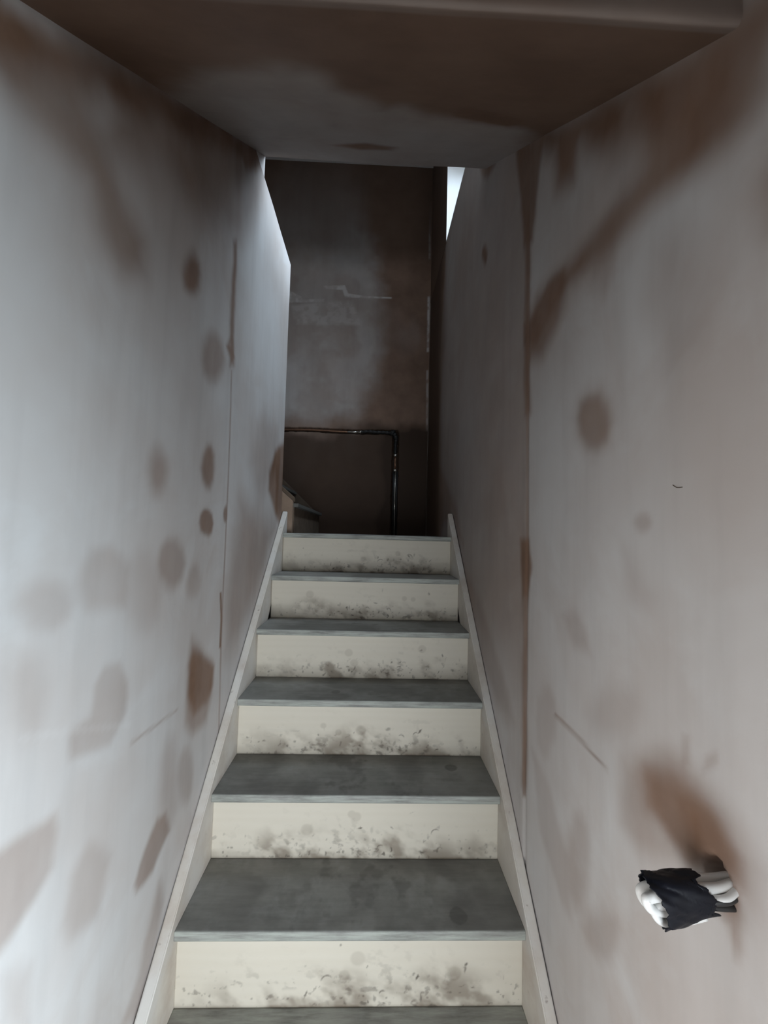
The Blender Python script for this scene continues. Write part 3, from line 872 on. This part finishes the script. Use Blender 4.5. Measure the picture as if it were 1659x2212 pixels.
# lumpy wrapping round the bend
lag = smooth_path([(-.09, YP - .004, hzz(-.09)), (-.03, YP - .006, hzz(0) + .003), (.03, YP - .006, hzz(0) - .001), (.10, YP - .006, hzz(.1) - .003), (.155, YP - .008, PZ - .004), (.19, YP - .008, PZ - .015), (PX + .002, YP - .006, PZ - .05), (PX, YP - .004, PZ - .10), (PX, YP - .004, PZ - .19)], 9)
rr = [.014 + .0045 * math.sin(i * 1.9) * math.sin(i * .7) + (.007 if 36 < i < 56 else 0) for i in range(len(lag))]
o = ptube('lagging', lag, rr, M_FOAM, 16)
o['label'] = 'black lumpy wrapping round the bend'
ptube('lagging', [(.165, YP - .004, PZ + .014), (.200, YP - .006, PZ + .012)], .010, M_FOAM)
ptube('collar', [(PX, YP - .006, PZ - .185), (PX, YP - .006, PZ - .205)], .0165, M_STEEL)
ptube('copper_run', [(PX, YP - .002, PZ - .20), (PX, YP - .002, PZ - .32)], .0105, M_COPPER)
ptube('collar', [(PX, YP - .006, PZ - .315), (PX, YP - .006, PZ - .335)], .0150, M_STEEL)
ptube('pipe_sleeve', [(PX - .011, YP, PZ - .33), (PX - .004, YP, LAND)], .0095, M_FOAM)
ptube('pipe_sleeve', [(PX + .017, YP, PZ - .33), (PX + .020, YP, LAND)], .0090, M_FOAM)
ptube('riser_pipe', [(PX + .003, YP - .004, PZ - .33), (PX + .006, YP - .004, LAND)], .0055, M_STEEL)

# ------------------------------------------------------------------ taped cable tails sticking out of the right wall
cb = thing('cable_bundle', 'white cables folded over and bound with black tape, poking out of the right wall', 'cable', (HOLE[0] * 0 + XW, HOLE[0], HOLE[1]))
YC = .517


def cable(pts, rad, mat, sq=1.0, label=None):
    bm = bmesh.new(); tube(bm, smooth_path(pts, 8), rad, 12, sq)
    o = to_obj('cable', bm, mat, smooth=True); place(o, cb)
    if label:
        o['label'] = label
    return o


for i, (dy, za, zb, tip) in enumerate([(-.009, 1.202, 1.180, .369), (-.002, 1.197, 1.172, .374), (.006, 1.202, 1.174, .372), (-.008, 1.190, 1.166, .379), (.009, 1.194, 1.180, .383)]):
    y = YC + dy
    cable([(.525, .523 + dy * .4, 1.200 + (za - 1.195) * .8), (.49, .521 + dy * .6, 1.199 + (za - 1.195) * .9), (.462, .519 + dy * .9, za + .001), (.43, y, za + .002), (.400, y, za - .004), (tip + .006, y, za - .008),
           (tip, y - .001, (za + zb) / 2), (tip + .010, y, zb), (.41, y + .002, zb - .003), (.445, y + .002, zb + .004)], [.0058, .0050, .0056, .0050, .0050][i], M_CABLE, 1.0)
cable([(.52, .520, 1.198), (.49, .513, 1.196), (.465, .503, 1.196), (.44, .505, 1.194)], .0065, M_BLACK, .8, 'black cable')
cable([(.52, .522, 1.192), (.488, .512, 1.182), (.468, .507, 1.184), (.44, .508, 1.186)], .0055, M_BLACK, .8, 'black cable')
cable([(.515, .516, 1.208), (.488, .508, 1.206), (.466, .501, 1.200), (.45, .503, 1.197)], .0045, M_CABLE, .7)

# tape: a crumpled sleeve, ragged at both ends, with a loose overlapping end
NA, NL = 72, 44
V = []; F = []
R1 = random.Random(4)
for j in range(NL + 1):
    t = j / NL
    for i in range(NA):
        th = 2 * math.pi * i / NA
        c, s = math.cos(th), math.sin(th)           # c: towards the camera (-y), s: up
        jag0 = .004 * math.sin(th * 3 + 1) + .002 * math.sin(th * 11) + .0015 * math.sin(th * 23)
        jag1 = .004 * math.sin(th * 2 + 2.2) + .0025 * math.sin(th * 9 + 1) + .0015 * math.sin(th * 19)
        x0 = .3835 + .009 * (-s) + jag0 * .7
        x1 = .446 + jag1 + .006 * (-s)
        x = x0 + (x1 - x0) * t
        hz = .0250 - .0055 * t; hy = .0200 - .004 * t
        zc = 1.184 + .010 * t
        p = 2.6                                       # slightly boxy
        q = (abs(c) ** p + abs(s) ** p) ** (-1 / p)
        w = 1 + .045 * abs(math.sin(th * 2.5 + t * 3)) + .03 * abs(math.sin(th * 4 - t * 5 + 1)) + .012 * math.sin(th * 13 + t * 17) + (.05 if (th * 1.3 + t * 2.2) % 1.9 < .9 else 0)
        x += .004 * math.sin(th * 5) * (1 if t > .9 else 0)
        V.append((x, YC - .001 - c * q * hy * w, zc + s * q * hz * w))
for j in range(NL):
    for i in range(NA):
        F.append((j * NA + i, j * NA + (i + 1) % NA, (j + 1) * NA + (i + 1) % NA, (j + 1) * NA + i))
me = from_quads('tape', V, F)
tp = link('tape', me, M_TAPE); place(tp, cb)
sm = tp.modifiers.new('thickness', 'SOLIDIFY'); sm.thickness = .0012
tp['label'] = 'crumpled black tape'

cb.location.z -= .001
cb.location.y -= .001
